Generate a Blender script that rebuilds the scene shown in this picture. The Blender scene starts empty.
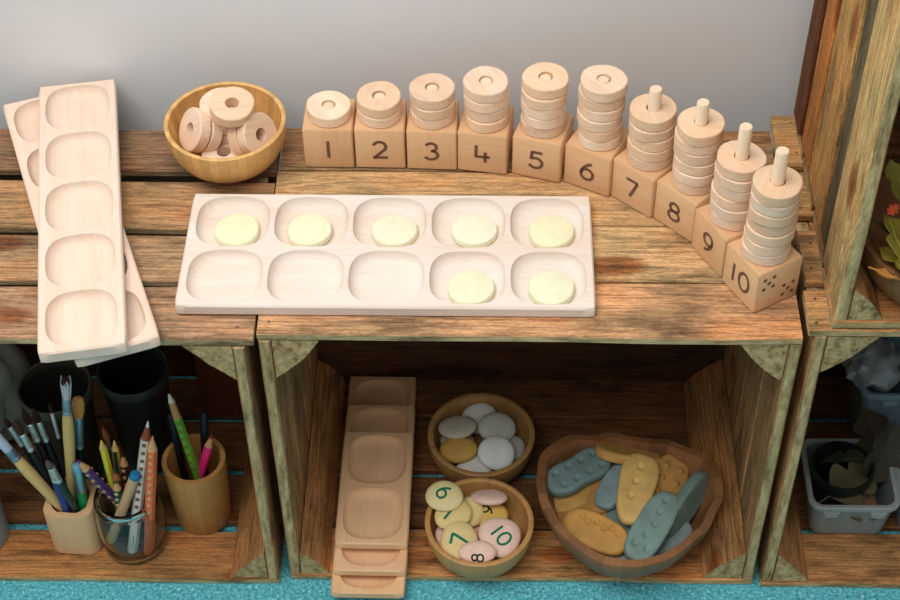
import bpy, math, random
from mathutils import Vector, Matrix, noise
random.seed(7)
S = bpy.context.scene
COL = S.collection
PI = math.pi

# ------------------------------------------------------------------ camera
cam_data = bpy.data.cameras.new('camera')
cam = bpy.data.objects.new('camera', cam_data)
COL.objects.link(cam)
S.camera = cam
PITCH, YAW, ROLL = 0.81695994, -0.03126533, -0.01503021
_d = Vector((math.sin(YAW)*math.cos(PITCH), math.cos(YAW)*math.cos(PITCH), -math.sin(PITCH)))
_r0 = _d.cross(Vector((0, 0, 1))).normalized()
_u0 = _r0.cross(_d)
_r = _r0*math.cos(ROLL) + _u0*math.sin(ROLL)
_u = -_r0*math.sin(ROLL) + _u0*math.cos(ROLL)
M = Matrix((( _r.x, _u.x, -_d.x, 0.21016083), (_r.y, _u.y, -_d.y, -1.03613942), (_r.z, _u.z, -_d.z, 1.55139643), (0, 0, 0, 1)))
cam.matrix_world = M
cam_data.sensor_width = 36.0
cam_data.lens = 1692.434/900*36
cam_data.clip_start = 0.05

# ------------------------------------------------------------------ light
w = bpy.data.worlds.new('room_light'); S.world = w; w.use_nodes = True
bg = w.node_tree.nodes['Background']
bg.inputs[0].default_value = (0.92, 0.96, 1.0, 1)
bg.inputs[1].default_value = 0.42
def area(name, loc, target, sx, sy, power, col):
    l = bpy.data.lights.new(name, 'AREA'); l.shape = 'RECTANGLE'; l.size = sx; l.size_y = sy
    l.energy = power; l.color = col
    o = bpy.data.objects.new(name, l); COL.objects.link(o)
    o.location = loc
    o.rotation_euler = (Vector(target)-Vector(loc)).to_track_quat('-Z', 'Y').to_euler()
    return o
area('ceiling_lamp_light', (-0.38, -0.45, 2.40), (0.1, -0.15, 0.3), 1.9, 1.4, 44, (1.0, 0.98, 0.955))
S.view_settings.view_transform = 'Standard'
S.view_settings.look = 'None'
S.view_settings.gamma = 1
S.view_settings.use_curve_mapping = False
S.view_settings.exposure = 0.1

# ------------------------------------------------------------------ materials
def srgb(r, g, b):
    f = lambda c: (c/255/12.92) if c <= 10 else ((c/255+0.055)/1.055)**2.4
    return (f(r), f(g), f(b), 1.0)
def new_mat(name):
    m = bpy.data.materials.new(name); m.use_nodes = True
    nt = m.node_tree
    return m, nt, nt.nodes['Principled BSDF']
def N(nt, t, **kw):
    n = nt.nodes.new(t)
    for k, v in kw.items(): setattr(n, k, v)
    return n
def coords(nt, scale, rnd=True):
    tc = N(nt, 'ShaderNodeTexCoord')
    mp = N(nt, 'ShaderNodeMapping'); mp.inputs['Scale'].default_value = scale
    if rnd:
        oi = N(nt, 'ShaderNodeObjectInfo')
        mu = N(nt, 'ShaderNodeVectorMath', operation='SCALE'); mu.inputs[0].default_value = (1.7, 3.1, 2.3)
        nt.links.new(oi.outputs['Random'], mu.inputs['Scale'])
        ad = N(nt, 'ShaderNodeVectorMath', operation='ADD')
        nt.links.new(tc.outputs['Object'], ad.inputs[0]); nt.links.new(mu.outputs[0], ad.inputs[1])
        nt.links.new(ad.outputs[0], mp.inputs['Vector'])
    else:
        nt.links.new(tc.outputs['Object'], mp.inputs['Vector'])
    return mp
def noise_n(nt, mp, scale, detail=4, rough=.55, dist=0):
    n = N(nt, 'ShaderNodeTexNoise')
    n.inputs['Scale'].default_value = scale; n.inputs['Detail'].default_value = detail
    n.inputs['Roughness'].default_value = rough; n.inputs['Distortion'].default_value = dist
    nt.links.new(mp.outputs[0], n.inputs['Vector'])
    return n
def ramp(nt, src, stops):
    r = N(nt, 'ShaderNodeValToRGB')
    e = r.color_ramp.elements
    while len(e) < len(stops): e.new(0.5)
    for i, (p, c) in enumerate(stops):
        e[i].position = p; e[i].color = c
    nt.links.new(src, r.inputs[0])
    return r
def mix(nt, mode, fac, a, b):
    m = N(nt, 'ShaderNodeMixRGB', blend_type=mode)
    if isinstance(fac, (int, float)): m.inputs[0].default_value = fac
    else: nt.links.new(fac, m.inputs[0])
    for i, v in ((1, a), (2, b)):
        if isinstance(v, tuple): m.inputs[i].default_value = v
        else: nt.links.new(v, m.inputs[i])
    return m.outputs[0]
def bump(nt, bs, src, strength, dist=0.001):
    b = N(nt, 'ShaderNodeBump'); b.inputs['Strength'].default_value = strength; b.inputs['Distance'].default_value = dist
    nt.links.new(src, b.inputs['Height']); nt.links.new(b.outputs[0], bs.inputs['Normal'])
G = lambda v: (v, v, v, 1)

def crate_wood(name, weathered=0.0):
    """rough sawn softwood, grain along local X; tint comes from the object colour"""
    m, nt, bs = new_mat(name)
    mp = coords(nt, (.7, 9.0, 9.0))
    big = noise_n(nt, mp, 2.6, 2, .45, .35)
    rings = N(nt, 'ShaderNodeMath', operation='MULTIPLY'); rings.inputs[1].default_value = 22.0
    nt.links.new(big.outputs[0], rings.inputs[0])
    fr = N(nt, 'ShaderNodeMath', operation='FRACT'); nt.links.new(rings.outputs[0], fr.inputs[0])
    rr = ramp(nt, fr.outputs[0], [(0, G(1.06)), (.5, G(.94)), (.86, G(.60)), (1, G(1.0))])
    mp2 = coords(nt, (6.0, 130.0, 130.0))
    fine = noise_n(nt, mp2, 2.4, 6, .75)
    fr2 = ramp(nt, fine.outputs[0], [(.36, G(.42)), (.5, G(1.0)), (.66, G(1.35))])
    mp3 = coords(nt, (4.0, 14.0, 14.0))
    st = noise_n(nt, mp3, 2.0, 6, .68)
    stain = ramp(nt, st.outputs[0], [(.34, G(.34)), (.46, G(.92)), (.66, G(1.22))])
    mp4 = coords(nt, (7.0, 16.0, 16.0))
    hue = noise_n(nt, mp4, 1.3, 3, .6)
    hr = ramp(nt, hue.outputs[0], [(.36, srgb(196, 198, 186)), (.52, srgb(250, 240, 226)), (.68, srgb(255, 220, 182))])
    mpk = coords(nt, (6.0, 13.0, 13.0))
    vor = N(nt, 'ShaderNodeTexVoronoi'); vor.inputs['Scale'].default_value = 1.0
    nt.links.new(mpk.outputs[0], vor.inputs['Vector'])
    kn = ramp(nt, vor.outputs['Distance'], [(.0, srgb(70, 40, 22)), (.05, srgb(150, 92, 54)), (.13, srgb(205, 150, 104)), (.19, G(1))])
    mpg = coords(nt, (90.0, 420.0, 420.0))
    grit = noise_n(nt, mpg, 2.0, 4, .7)
    gr = ramp(nt, grit.outputs[0], [(.36, G(.55)), (.5, G(1.0)), (.64, G(1.3))])
    oi = N(nt, 'ShaderNodeObjectInfo')
    c = mix(nt, 'MULTIPLY', .7, oi.outputs['Color'], rr.outputs[0])
    c = mix(nt, 'MULTIPLY', .7, c, gr.outputs[0])
    c = mix(nt, 'MULTIPLY', .85, c, fr2.outputs[0])
    c = mix(nt, 'MULTIPLY', .85, c, stain.outputs[0])
    c = mix(nt, 'MULTIPLY', .75, c, hr.outputs[0])
    c = mix(nt, 'MULTIPLY', .8, c, kn.outputs[0])
    if weathered:
        mpw = coords(nt, (14.0, 55.0, 55.0))
        wn = noise_n(nt, mpw, 2.0, 6, .7)
        wr = ramp(nt, wn.outputs[0], [(.34, srgb(100, 86, 58)), (.5, srgb(186, 166, 118)), (.68, srgb(232, 210, 158))])
        c = mix(nt, 'MIX', weathered, c, wr.outputs[0])
    nt.links.new(c, bs.inputs['Base Color'])
    bs.inputs['Roughness'].default_value = .82
    bs.inputs['Specular IOR Level'].default_value = .25
    hsum = mix(nt, 'ADD', .6, fine.outputs[0], rr.outputs[0])
    bump(nt, bs, hsum, .8, .0014)
    return m
def fine_wood(name, along=14.0, across=240.0, contrast=.055, rough=.55, axis=0, flecks=True):
    """planed pale beech; tint from the object colour"""
    m, nt, bs = new_mat(name)
    sc = [across]*3; sc[axis] = along
    mp = coords(nt, tuple(sc))
    n1 = noise_n(nt, mp, 1.6, 5, .6, .3)
    r1 = ramp(nt, n1.outputs[0], [(.3, G(1-contrast*1.6)), (.5, G(1.0)), (.75, G(1+contrast*.5))])
    sc2 = [26.0]*3; sc2[axis] = 2.5
    mp2 = coords(nt, tuple(sc2))
    n2 = noise_n(nt, mp2, 1.2, 3, .5, .6)
    r2 = ramp(nt, n2.outputs[0], [(.3, srgb(250, 234, 220)), (.6, srgb(255, 252, 249))])
    oi = N(nt, 'ShaderNodeObjectInfo')
    c = mix(nt, 'MULTIPLY', 1.0, oi.outputs['Color'], r1.outputs[0])
    c = mix(nt, 'MULTIPLY', .8, c, r2.outputs[0])
    nt.links.new(c, bs.inputs['Base Color'])
    bs.inputs['Roughness'].default_value = rough
    bs.inputs['Specular IOR Level'].default_value = .3
    bump(nt, bs, n1.outputs[0], .12, .0004)
    return m
def stave_wood(name, count, contrast=.25, rough=.45):
    """turned bamboo or staved bowl: upright bands around the axis plus grain"""
    m, nt, bs = new_mat(name)
    tc = N(nt, 'ShaderNodeTexCoord')
    sep = N(nt, 'ShaderNodeSeparateXYZ'); nt.links.new(tc.outputs['Object'], sep.inputs[0])
    at = N(nt, 'ShaderNodeMath', operation='ARCTAN2')
    nt.links.new(sep.outputs[1], at.inputs[0]); nt.links.new(sep.outputs[0], at.inputs[1])
    mu = N(nt, 'ShaderNodeMath', operation='MULTIPLY'); mu.inputs[1].default_value = count/(2*PI)
    nt.links.new(at.outputs[0], mu.inputs[0])
    fl = N(nt, 'ShaderNodeMath', operation='FLOOR'); nt.links.new(mu.outputs[0], fl.inputs[0])
    wn = N(nt, 'ShaderNodeTexWhiteNoise', noise_dimensions='1D'); nt.links.new(fl.outputs[0], wn.inputs['W'])
    r1 = ramp(nt, wn.outputs['Value'], [(0, G(1-contrast)), (1, G(1.05))])
    fr = N(nt, 'ShaderNodeMath', operation='FRACT'); nt.links.new(mu.outputs[0], fr.inputs[0])
    edge = ramp(nt, fr.outputs[0], [(0, G(.8)), (.06, G(1)), (.94, G(1)), (1, G(.8))])
    mp = coords(nt, (60, 60, 60))
    n2 = noise_n(nt, mp, 2, 5, .6)
    r2 = ramp(nt, n2.outputs[0], [(.3, G(.84)), (.7, G(1.08))])
    oi = N(nt, 'ShaderNodeObjectInfo')
    c = mix(nt, 'MULTIPLY', 1, oi.outputs['Color'], r1.outputs[0])
    c = mix(nt, 'MULTIPLY', 1, c, edge.outputs[0])
    c = mix(nt, 'MULTIPLY', .8, c, r2.outputs[0])
    nt.links.new(c, bs.inputs['Base Color'])
    bs.inputs['Roughness'].default_value = rough
    bs.inputs['Specular IOR Level'].default_value = .35
    return m
def stone(name, rough=.6, blotch=.12, scale=60):
    m, nt, bs = new_mat(name)
    mp = coords(nt, (1, 1, 1))
    n = noise_n(nt, mp, scale, 4, .6)
    r = ramp(nt, n.outputs[0], [(.3, G(1-blotch)), (.7, G(1+blotch*.6))])
    n3 = noise_n(nt, mp, 700, 2, .5)
    r3 = ramp(nt, n3.outputs[0], [(.35, G(.9)), (.6, G(1.03))])
    oi = N(nt, 'ShaderNodeObjectInfo')
    c = mix(nt, 'MULTIPLY', 1, oi.outputs['Color'], r.outputs[0])
    c = mix(nt, 'MULTIPLY', .7, c, r3.outputs[0])
    nt.links.new(c, bs.inputs['Base Color'])
    bs.inputs['Roughness'].default_value = rough
    bs.inputs['Specular IOR Level'].default_value = .35
    bump(nt, bs, n3.outputs[0], .1, .0004)
    return m
def plain(name, rough=.5, metallic=0.0, spec=.4, trans=0.0, ior=1.45, alpha=1.0):
    m, nt, bs = new_mat(name)
    oi = N(nt, 'ShaderNodeObjectInfo')
    mp = coords(nt, (1, 1, 1)); n = noise_n(nt, mp, 150, 3, .6)
    r = ramp(nt, n.outputs[0], [(.3, G(.88)), (.7, G(1.06))])
    c = mix(nt, 'MULTIPLY', .8, oi.outputs['Color'], r.outputs[0])
    nt.links.new(c, bs.inputs['Base Color'])
    bs.inputs['Roughness'].default_value = rough; bs.inputs['Metallic'].default_value = metallic
    bs.inputs['Specular IOR Level'].default_value = spec
    bs.inputs['Transmission Weight'].default_value = trans; bs.inputs['IOR'].default_value = ior
    bs.inputs['Alpha'].default_value = alpha
    return m
CRATE = crate_wood('crate_wood'); EDGE = crate_wood('crate_wood_weathered_edge', .70)
BEECH = fine_wood('beech'); BEECHZ = fine_wood('beech_upright', axis=2)
DISC = fine_wood('beech_disc', along=12, across=200, contrast=.09, axis=0)
BAMBOO = stave_wood('bamboo', 40, .22); CUPW = stave_wood('cup_wood', 14, .25); DARKBOWL = stave_wood('staved_bowl_wood', 26, .38, .5)
SMALLBOWL = stave_wood('pale_bowl_wood', 9, .12)
STONE = stone('pebble'); CLAY = stone('cast_stone', .62, .2, 45)
COUNTER = stone('counter_stone', .4, .05, 80)
PAINT = plain('paint', .38); MATTE = plain('matte', .75, spec=.2); METAL = plain('metal', .42, .85); PLASTIC = plain('plastic', .35)
TUBM = plain('translucent_plastic', .3, alpha=.72)
GLASS = plain('clear_glass', .0, trans=1.0, ior=1.35)
BRISTLE = plain('bristle', .9, spec=.1); LEAFM = plain('leaf', .6)

def wall_mat():
    m, nt, bs = new_mat('painted_wall')
    mp = coords(nt, (1, 1, 1), False)
    n = noise_n(nt, mp, 2.2, 4, .55)
    r = ramp(nt, n.outputs[0], [(.3, srgb(233, 233, 231)), (.7, srgb(239, 239, 240))])
    nt.links.new(r.outputs[0], bs.inputs['Base Color'])
    n2 = noise_n(nt, mp, 60, 4, .6); bump(nt, bs, n2.outputs[0], .06, .002)
    bs.inputs['Roughness'].default_value = .6; bs.inputs['Specular IOR Level'].default_value = .3
    return m
def carpet_mat():
    m, nt, bs = new_mat('teal_carpet')
    mp = coords(nt, (1, 1, 1), False)
    n = noise_n(nt, mp, 260, 3, .7)
    r = ramp(nt, n.outputs[0], [(.3, srgb(40, 124, 140)), (.46, srgb(88, 178, 190)), (.6, srgb(112, 200, 208)), (.7, srgb(206, 240, 242))])
    n2 = noise_n(nt, mp, 420, 2, .5)
    r2 = ramp(nt, n2.outputs[0], [(.3, G(.62)), (.45, G(1)), (.7, G(1.15))])
    c = mix(nt, 'MULTIPLY', .9, r.outputs[0], r2.outputs[0])
    nt.links.new(c, bs.inputs['Base Color'])
    bs.inputs['Roughness'].default_value = 1; bs.inputs['Specular IOR Level'].default_value = .1
    bump(nt, bs, n.outputs[0], .8, .004)
    return m

# ------------------------------------------------------------------ helpers
def mesh_obj(name, verts, faces, mats, parent=None, smooth=True, fm=None, color=None):
    me = bpy.data.meshes.new(name)
    me.from_pydata([tuple(v) for v in verts], [], faces)
    if not isinstance(mats, (list, tuple)): mats = [mats]
    for m in mats: me.materials.append(m)
    if fm: me.polygons.foreach_set('material_index', fm)
    if smooth: me.polygons.foreach_set('use_smooth', [True]*len(me.polygons))
    me.update()
    if smooth: me.set_sharp_from_angle(angle=math.radians(40))
    o = bpy.data.objects.new(name, me); COL.objects.link(o)
    if parent: o.parent = parent
    if color: o.color = color
    return o
def empty(name, loc=(0, 0, 0), mat=None):
    o = bpy.data.objects.new(name, None); COL.objects.link(o)
    o.empty_display_size = .02
    if mat is not None: o.matrix_world = mat
    else: o.location = loc
    return o
def tag(o, label, cat, group=None):
    o['label'] = label; o['category'] = cat
    if group: o['group'] = group
    return o
def loft(rings, cap0=True, cap1=True, closed=False):
    """rings: equal length closed loops; returns verts, faces (loops counter-clockwise seen from the end they run to)"""
    n = len(rings[0]); V = [p for r in rings for p in r]; F = []
    k = len(rings)
    for i in range(k if closed else k-1):
        a = i*n; b = ((i+1) % k)*n
        for j in range(n):
            j2 = (j+1) % n
            F.append((a+j, a+j2, b+j2, b+j))
    if not closed:
        if cap0: F.append(tuple(range(n))[::-1])
        if cap1: F.append(tuple(range((k-1)*n, k*n)))
    return V, F
def circ(r, z, n=32, ox=0, oy=0, wob=None):
    out = []
    for j in range(n):
        a = 2*PI*j/n; q = r*(1+(wob(a) if wob else 0))
        out.append((ox+q*math.cos(a), oy+q*math.sin(a), z))
    return out
def lathe(profile, n=32, closed=False, cap0=True, cap1=True, wob=None):
    return loft([circ(r, z, n, wob=wob) for r, z in profile], cap0, cap1, closed)
def rrect(w, d, r, z, n=6, ox=0, oy=0):
    out = []
    for cx, cy, a0 in ((w/2-r, d/2-r, 0), (-w/2+r, d/2-r, PI/2), (-w/2+r, -d/2+r, PI), (w/2-r, -d/2+r, 3*PI/2)):
        for k in range(n):
            a = a0+PI/2*k/(n-1)
            out.append((ox+cx+r*math.cos(a), oy+cy+r*math.sin(a), z))
    return out
def join(parts):
    V = []; F = []
    for v, f in parts:
        o = len(V); V += list(v); F += [tuple(i+o for i in q) for q in f]
    return V, F
def frame(origin, x, nhint):
    """matrix with local X along x and local Z as near nhint as can be"""
    x = Vector(x).normalized(); z = Vector(nhint); z = (z - x*z.dot(x)).normalized(); y = z.cross(x)
    return Matrix(((x.x, y.x, z.x, origin[0]), (x.y, y.y, z.y, origin[1]), (x.z, y.z, z.z, origin[2]), (0, 0, 0, 1)))

# ------------------------------------------------------------------ setting
H = 0.3992
def slab(name, x0, x1, y0, y1, z0, z1, mat):
    V = [(x, y, z) for z in (z0, z1) for x, y in ((x0, y0), (x1, y0), (x1, y1), (x0, y1))]
    F = [(3, 2, 1, 0), (4, 5, 6, 7), (0, 1, 5, 4), (1, 2, 6, 5), (2, 3, 7, 6), (3, 0, 4, 7)]
    o = mesh_obj(name, V, F, mat, smooth=False)
    o['kind'] = 'structure'
    return o
slab('floor', -2.5, 3.0, -2.5, 0.345, -.05, 0, carpet_mat())
slab('wall_back', -2.5, 3.0, 0.345, 0.445, -.05, 2.8, wall_mat())

# ------------------------------------------------------------------ crates
def plank(L, w, t, seed, sides=(), caps=True, nseg=7, j=.0009):
    rnd = random.Random(seed)
    ch = min(.0016, t*.2)
    rings = []
    for i in range(nseg+1):
        x = -L/2+L*i/nseg
        if i in (0, nseg): x += rnd.uniform(-j, j)
        a, b = w/2+rnd.uniform(-j, j), w/2+rnd.uniform(-j, j)
        c, d = t/2+rnd.uniform(-j, j)*.25, t/2+rnd.uniform(-j, j)*.25
        rings.append([(x, -a, -d+ch), (x, -a+ch, -d), (x, b-ch, -d), (x, b, -d+ch), (x, b, c-ch), (x, b-ch, c), (x, -a+ch, c), (x, -a, c-ch)])
    V, F = loft(rings)
    fm = []
    for f in F[:-2]:
        k = f[0] % 8
        fm.append(1 if ((k == 7 and -1 in sides) or (k == 3 and 1 in sides)) else 0)
    fm += [1, 1]
    return V, F, fm
_v, _f = lathe([(.0016, -.001), (.0016, .0002), (.0010, .0005)], 10)
nail_mesh = bpy.data.meshes.new('nail'); nail_mesh.from_pydata(_v, [], _f); nail_mesh.materials.append(PLASTIC)
RX = Matrix.Rotation(PI/2, 4, 'X'); RY = Matrix.Rotation(-PI/2, 4, 'Y'); RZ = Matrix.Rotation(PI/2, 4, 'Z')
def jit(c, rnd, a=.12):
    k = 1+rnd.uniform(-a, a); q = rnd.uniform(-.05, .05)
    return (min(1, c[0]*k), c[1]*k*(1-q*.5), c[2]*k*(1-q), 1)
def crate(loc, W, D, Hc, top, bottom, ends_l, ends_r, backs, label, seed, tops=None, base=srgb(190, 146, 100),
          inner=srgb(196, 142, 90), inner_shade=srgb(134, 92, 58), back_shade=srgb(98, 64, 42), post=(.044, .050), ext=(0, 0), rz=0, ends_col=None, xoff=None, ridge=None):  # crate's inner shade is put into the rear bottom slat and back board colours
    rnd = random.Random(seed)
    root = empty('fruit_crate', loc); root.rotation_euler.z = rz
    tag(root, label, 'crate', 'wooden fruit crates')
    ts, te, tb = .0095, .0115, .009
    def put(name, mesh, mat4, col):
        V, F, fm = mesh
        o = mesh_obj(name, V, F, [CRATE, EDGE], root, True, fm, col)
        o.matrix_local = mat4
        return o
    def T(x, y, z): return Matrix.Translation((x, y, z))
    for i, (a, b) in enumerate(top):
        L = W+ext[0]+ext[1]
        dx = xoff[i] if xoff else 0
        rot = Matrix.Rotation(rnd.uniform(-.003, .003), 4, 'Z')
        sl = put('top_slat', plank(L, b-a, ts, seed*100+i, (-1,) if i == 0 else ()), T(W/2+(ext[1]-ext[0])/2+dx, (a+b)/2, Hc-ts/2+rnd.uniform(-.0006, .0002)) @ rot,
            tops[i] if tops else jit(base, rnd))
        for ex in (-1, 1):
            for k in range(2):
                if rnd.random() < .35: continue
                nl = bpy.data.objects.new('nail', nail_mesh); COL.objects.link(nl); nl.parent = sl; nl.color = srgb(58, 46, 40)
                nl.location = (ex*(L/2-.006-rnd.uniform(0, .014)), (b-a)*(-.28+.56*k+rnd.uniform(-.05, .05)), ts/2-.0003)
    for i, (a, b) in enumerate(bottom):
        put('bottom_slat', plank(W, b-a, ts, seed*100+20+i, (-1,) if i == 0 else ()), T(W/2, (a+b)/2, ts/2), jit(inner if i == 0 else inner_shade, rnd))
    for side, lst in ((0, ends_l), (1, ends_r)):
        for i, (a, b) in enumerate(lst):
            x = te/2 if side == 0 else W-te/2
            if ridge and side == 0: x += ridge[i]
            c = ends_col[i] if (ends_col and side == 0) else jit(base, rnd)
            put('end_board', plank(Hc-2*ts-.001, b-a, te, seed*100+40+side*10+i, (-1,) if i == 0 else ()), T(x, (a+b)/2, Hc/2) @ RY, c)
    for i, (a, b) in enumerate(backs):
        put('back_board', plank(W-.002, b-a, tb, seed*100+70+i), T(W/2, D-tb/2, (a+b)/2) @ RX, jit(back_shade, rnd, .15))
    pw, ph = post
    for sx in (0, 1):
        for sz in (0, 1):
            n = 6; tri = []
            x0 = te+.0008 if sx == 0 else W-te-.0008; z0 = ts+.0005 if sz == 0 else Hc-ts-.0005
            dx = 1 if sx == 0 else -1; dz = 1 if sz == 0 else -1
            lo = 1 if sz else (.72 if seed == 1 and sx == 0 else .92)
            a, b = lo*pw*rnd.uniform(.94, 1.06), lo*ph*rnd.uniform(.94, 1.06)
            tri.append((0, 0))
            bow = rnd.uniform(.0, .16)
            for k in range(n+1):
                t = k/n; s = bow*math.sin(PI*t)+rnd.uniform(-.012, .012)
                tri.append((a*(1-t)+a*s*.6, b*t+b*s*.6))
            pts = [(-(x0+dx*p), z0+dz*q) for p, q in tri]     # local Y = -crate x, local Z = crate z
            area2 = sum(pts[k][0]*pts[(k+1) % len(pts)][1]-pts[(k+1) % len(pts)][0]*pts[k][1] for k in range(len(pts)))
            if area2 < 0: pts = pts[::-1]
            L = D-tb-.002
            V, F = loft([[(.0015, y, z) for y, z in pts], [(L, y, z) for y, z in pts]])
            # loops run counter-clockwise seen from +X
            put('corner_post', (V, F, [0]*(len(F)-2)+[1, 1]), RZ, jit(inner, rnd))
    return root
ENDS = [(0, .072), (.0765, .150), (.1545, .215), (.2195, .2783)]
BACK = [(.0105, .10), (.104, .19), (.195, .285), (.289, .387)]
crate((0, 0, 0), .5, .2875, H,
      [(0, .0695), (.0715, .1465), (.1485, .2225), (.2245, .2875)],
      [(0, .063), (.066, .135), (.144, .2225), (.2230, .285)], ENDS, ENDS, BACK,
      'middle fruit crate under the ten-cell tray, holding three wooden bowls', 1,
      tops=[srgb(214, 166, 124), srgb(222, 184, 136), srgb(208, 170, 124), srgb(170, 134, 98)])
crate((-.512, -.006, 0), .5, .2935, .397,
      [(0, .0675), (.0755, .1375), (.1475, .2155), (.2300, .2935)],
      [(0, .063), (.074, .141), (.152, .22), (.228, .285)], ENDS, ENDS, [(a, min(b, .382)) for a, b in BACK],
      'fruit crate with gappy top slats holding paintbrushes and pencils', 2,
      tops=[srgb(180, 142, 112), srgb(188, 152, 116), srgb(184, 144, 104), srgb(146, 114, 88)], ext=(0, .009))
crate((.509, -.003, 0), .5, .30, .414,
      [(0, .052), (.062, .13), (.15, .205), (.222, .298)],
      [(0, .066), (.075, .145), (.155, .225), (.235, .297)], ENDS, ENDS, BACK,
      'lower right fruit crate holding plastic tubs of dried leaves', 3, base=srgb(200, 154, 104), ext=(.006, 0), xoff=[0, .004, .003, -.002])
crate((.5235, -.001, .4145), .5, .30, .40,
      [(0, .07), (.076, .146), (.152, .222), (.228, .298)],
      [(0, .07), (.076, .146), (.152, .222), (.228, .298)],
      [(0, .078), (.082, .118), (.124, .196), (.203, .246), (.252, .2905)], ENDS, BACK,
      'upper fruit crate stacked on another one, holding a bowl of autumn leaves', 4, post=(.032, .040), base=srgb(176, 124, 70),
      ends_col=[srgb(206, 176, 122), srgb(110, 98, 72), srgb(206, 158, 96), srgb(184, 124, 66), srgb(112, 68, 42)],
      ridge=[0, .003, .001, .0005, -.002])

# ------------------------------------------------------------------ trays with hollowed cells
def tray_mesh(nx, ny, w, d, h, mx, my, gap, depth, expo=2.9, n=12, ch=.0016):
    """slab w x d x h on z=0, nx by ny hollows; mx,my outer margins, gap between hollows"""
    V = []; F = []; key = {}
    def vid(p):
        k = (round(p[0]*1e5), round(p[1]*1e5), round(p[2]*1e5))
        if k not in key: key[k] = len(V); V.append(p)
        return key[k]
    cw = (w-2*mx-(nx-1)*gap)/nx; cd = (d-2*my-(ny-1)*gap)/ny
    wi, di = w-2*ch, d-2*ch
    xs = [-wi/2]+[-w/2+mx+(i+1)*cw+i*gap+gap/2 for i in range(nx-1)]+[wi/2]
    ys = [-di/2]+[-d/2+my+(i+1)*cd+i*gap+gap/2 for i in range(ny-1)]+[di/2]
    prof = [(1.0, 0), (.987, -.22), (.955, -.46), (.90, -.68), (.82, -.86), (.72, -.96), (.60, -1.0), (.3, -1.0), (.1, -1.0)]
    for i in range(nx):
        for j in range(ny):
            x0, x1, y0, y1 = xs[i], xs[i+1], ys[j], ys[j+1]
            cx = -w/2+mx+i*(cw+gap)+cw/2; cy = -d/2+my+j*(cd+gap)+cd/2
            out = [(x0+(x1-x0)*k/n, y0) for k in range(n)]+[(x1, y0+(y1-y0)*k/n) for k in range(n)]+[(x1-(x1-x0)*k/n, y1) for k in range(n)]+[(x0, y1-(y1-y0)*k/n) for k in range(n)]
            prev = [vid((p[0], p[1], h)) for p in out]
            dirs = []
            for e, (ax, ay, bx, by) in enumerate(((-1, -1, 1, -1), (1, -1, 1, 1), (1, 1, -1, 1), (-1, 1, -1, -1))):
                for k in range(n):
                    t = k/n; dirs.append(math.atan2(ay+(by-ay)*t, ax+(bx-ax)*t))
            for s, zz in prof:
                e = expo if s > .6 else 2.6
                ring = []
                for a in dirs:
                    c, sn = math.cos(a), math.sin(a)
                    r = (abs(c)**e+abs(sn)**e)**(-1/e)
                    # keep a near constant wall inset on both axes
                    inset = (1-s)*.5*(cw+cd)/2
                    ring.append(vid((cx+r*c*max(.002, cw/2-inset), cy+r*sn*max(.002, cd/2-inset), h+zz*depth)))
                m = len(ring)
                for q in range(m):
                    f = (prev[q], prev[(q+1) % m], ring[(q+1) % m], ring[q])
                    if len(set(f)) == 4: F.append(f)
                prev = ring
            F.append(tuple(prev))
    # rim loop of the top, then chamfer, sides, bottom
    loop = []
    for i in range(nx): loop += [(xs[i]+(xs[i+1]-xs[i])*k/n, ys[0]) for k in range(n)]
    for j in range(ny): loop += [(xs[-1], ys[j]+(ys[j+1]-ys[j])*k/n) for k in range(n)]
    for i in reversed(range(nx)): loop += [(xs[i+1]-(xs[i+1]-xs[i])*k/n, ys[-1]) for k in range(n)]
    for j in reversed(range(ny)): loop += [(xs[0], ys[j+1]-(ys[j+1]-ys[j])*k/n) for k in range(n)]
    sx, sy = w/wi, d/di
    def rnd_corner(x, y):
        R = .004
        ex, ey = abs(x)-(w/2-R), abs(y)-(d/2-R)
        if ex > 0 and ey > 0:
            L = math.hypot(ex, ey); x = math.copysign(w/2-R+ex*R/L, x) if L > R else x; y = math.copysign(d/2-R+ey*R/L, y) if L > R else y
        return x, y
    L0 = [vid((x, y, h)) for x, y in loop]
    prev = L0
    for z, k in ((h-ch, 1), (ch, 1), (0, 0)):
        ring = []
        for x, y in loop:
            p = rnd_corner(x*sx, y*sy) if k else (x*.995, y*.995)
            ring.append(vid((p[0], p[1], z)))
        m = len(ring)
        for q in range(m):
            F.append((ring[q], ring[(q+1) % m], prev[(q+1) % m], prev[q]))
        prev = ring
    F.append(tuple(prev[::-1]))
    return V, F
def tray(label, nx, ny, w, d, h, mx, my, gap, depth, loc, rz, col, rx=0, mat=None, name='counting_tray', group=None):
    V, F = tray_mesh(nx, ny, w, d, h, mx, my, gap, depth)
    o = mesh_obj(name, V, F, mat or BEECH, color=col)
    o.location = loc; o.rotation_euler = (rx, 0, rz)
    return tag(o, label, 'tray', group)
PALE = srgb(228, 217, 207); TAN = srgb(238, 214, 186); PINKY = srgb(232, 208, 190)
# ten-cell tray
tray('pale beech tray with two rows of five hollows, holding yellow counters', 5, 2, .3890, .152, .0125, .0072, .0050, .0048, .0106, (.1165, .0990, H+.0003), 0.0, PALE)
# two five-cell trays crossed on the left crate
TW, TL, TH = .0788, .377, .0135
tray('five-hollow beech tray lying askew underneath another tray on the left crate', 5, 1, TL, TW, TH, .0055, .0068, .0062, .0105, (-.1905, .1470, .3972), math.atan2(-.932, .362), PINKY, group='five-hollow trays')
tray('five-hollow beech tray lying on top of another tray beside the bamboo bowl', 5, 1, TL, TW, TH, .0055, .0068, .0062, .0105, (-.1840, .1430, .4109), math.atan2(-.3651, .0670), srgb(228, 209, 191), group='five-hollow trays')
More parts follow.
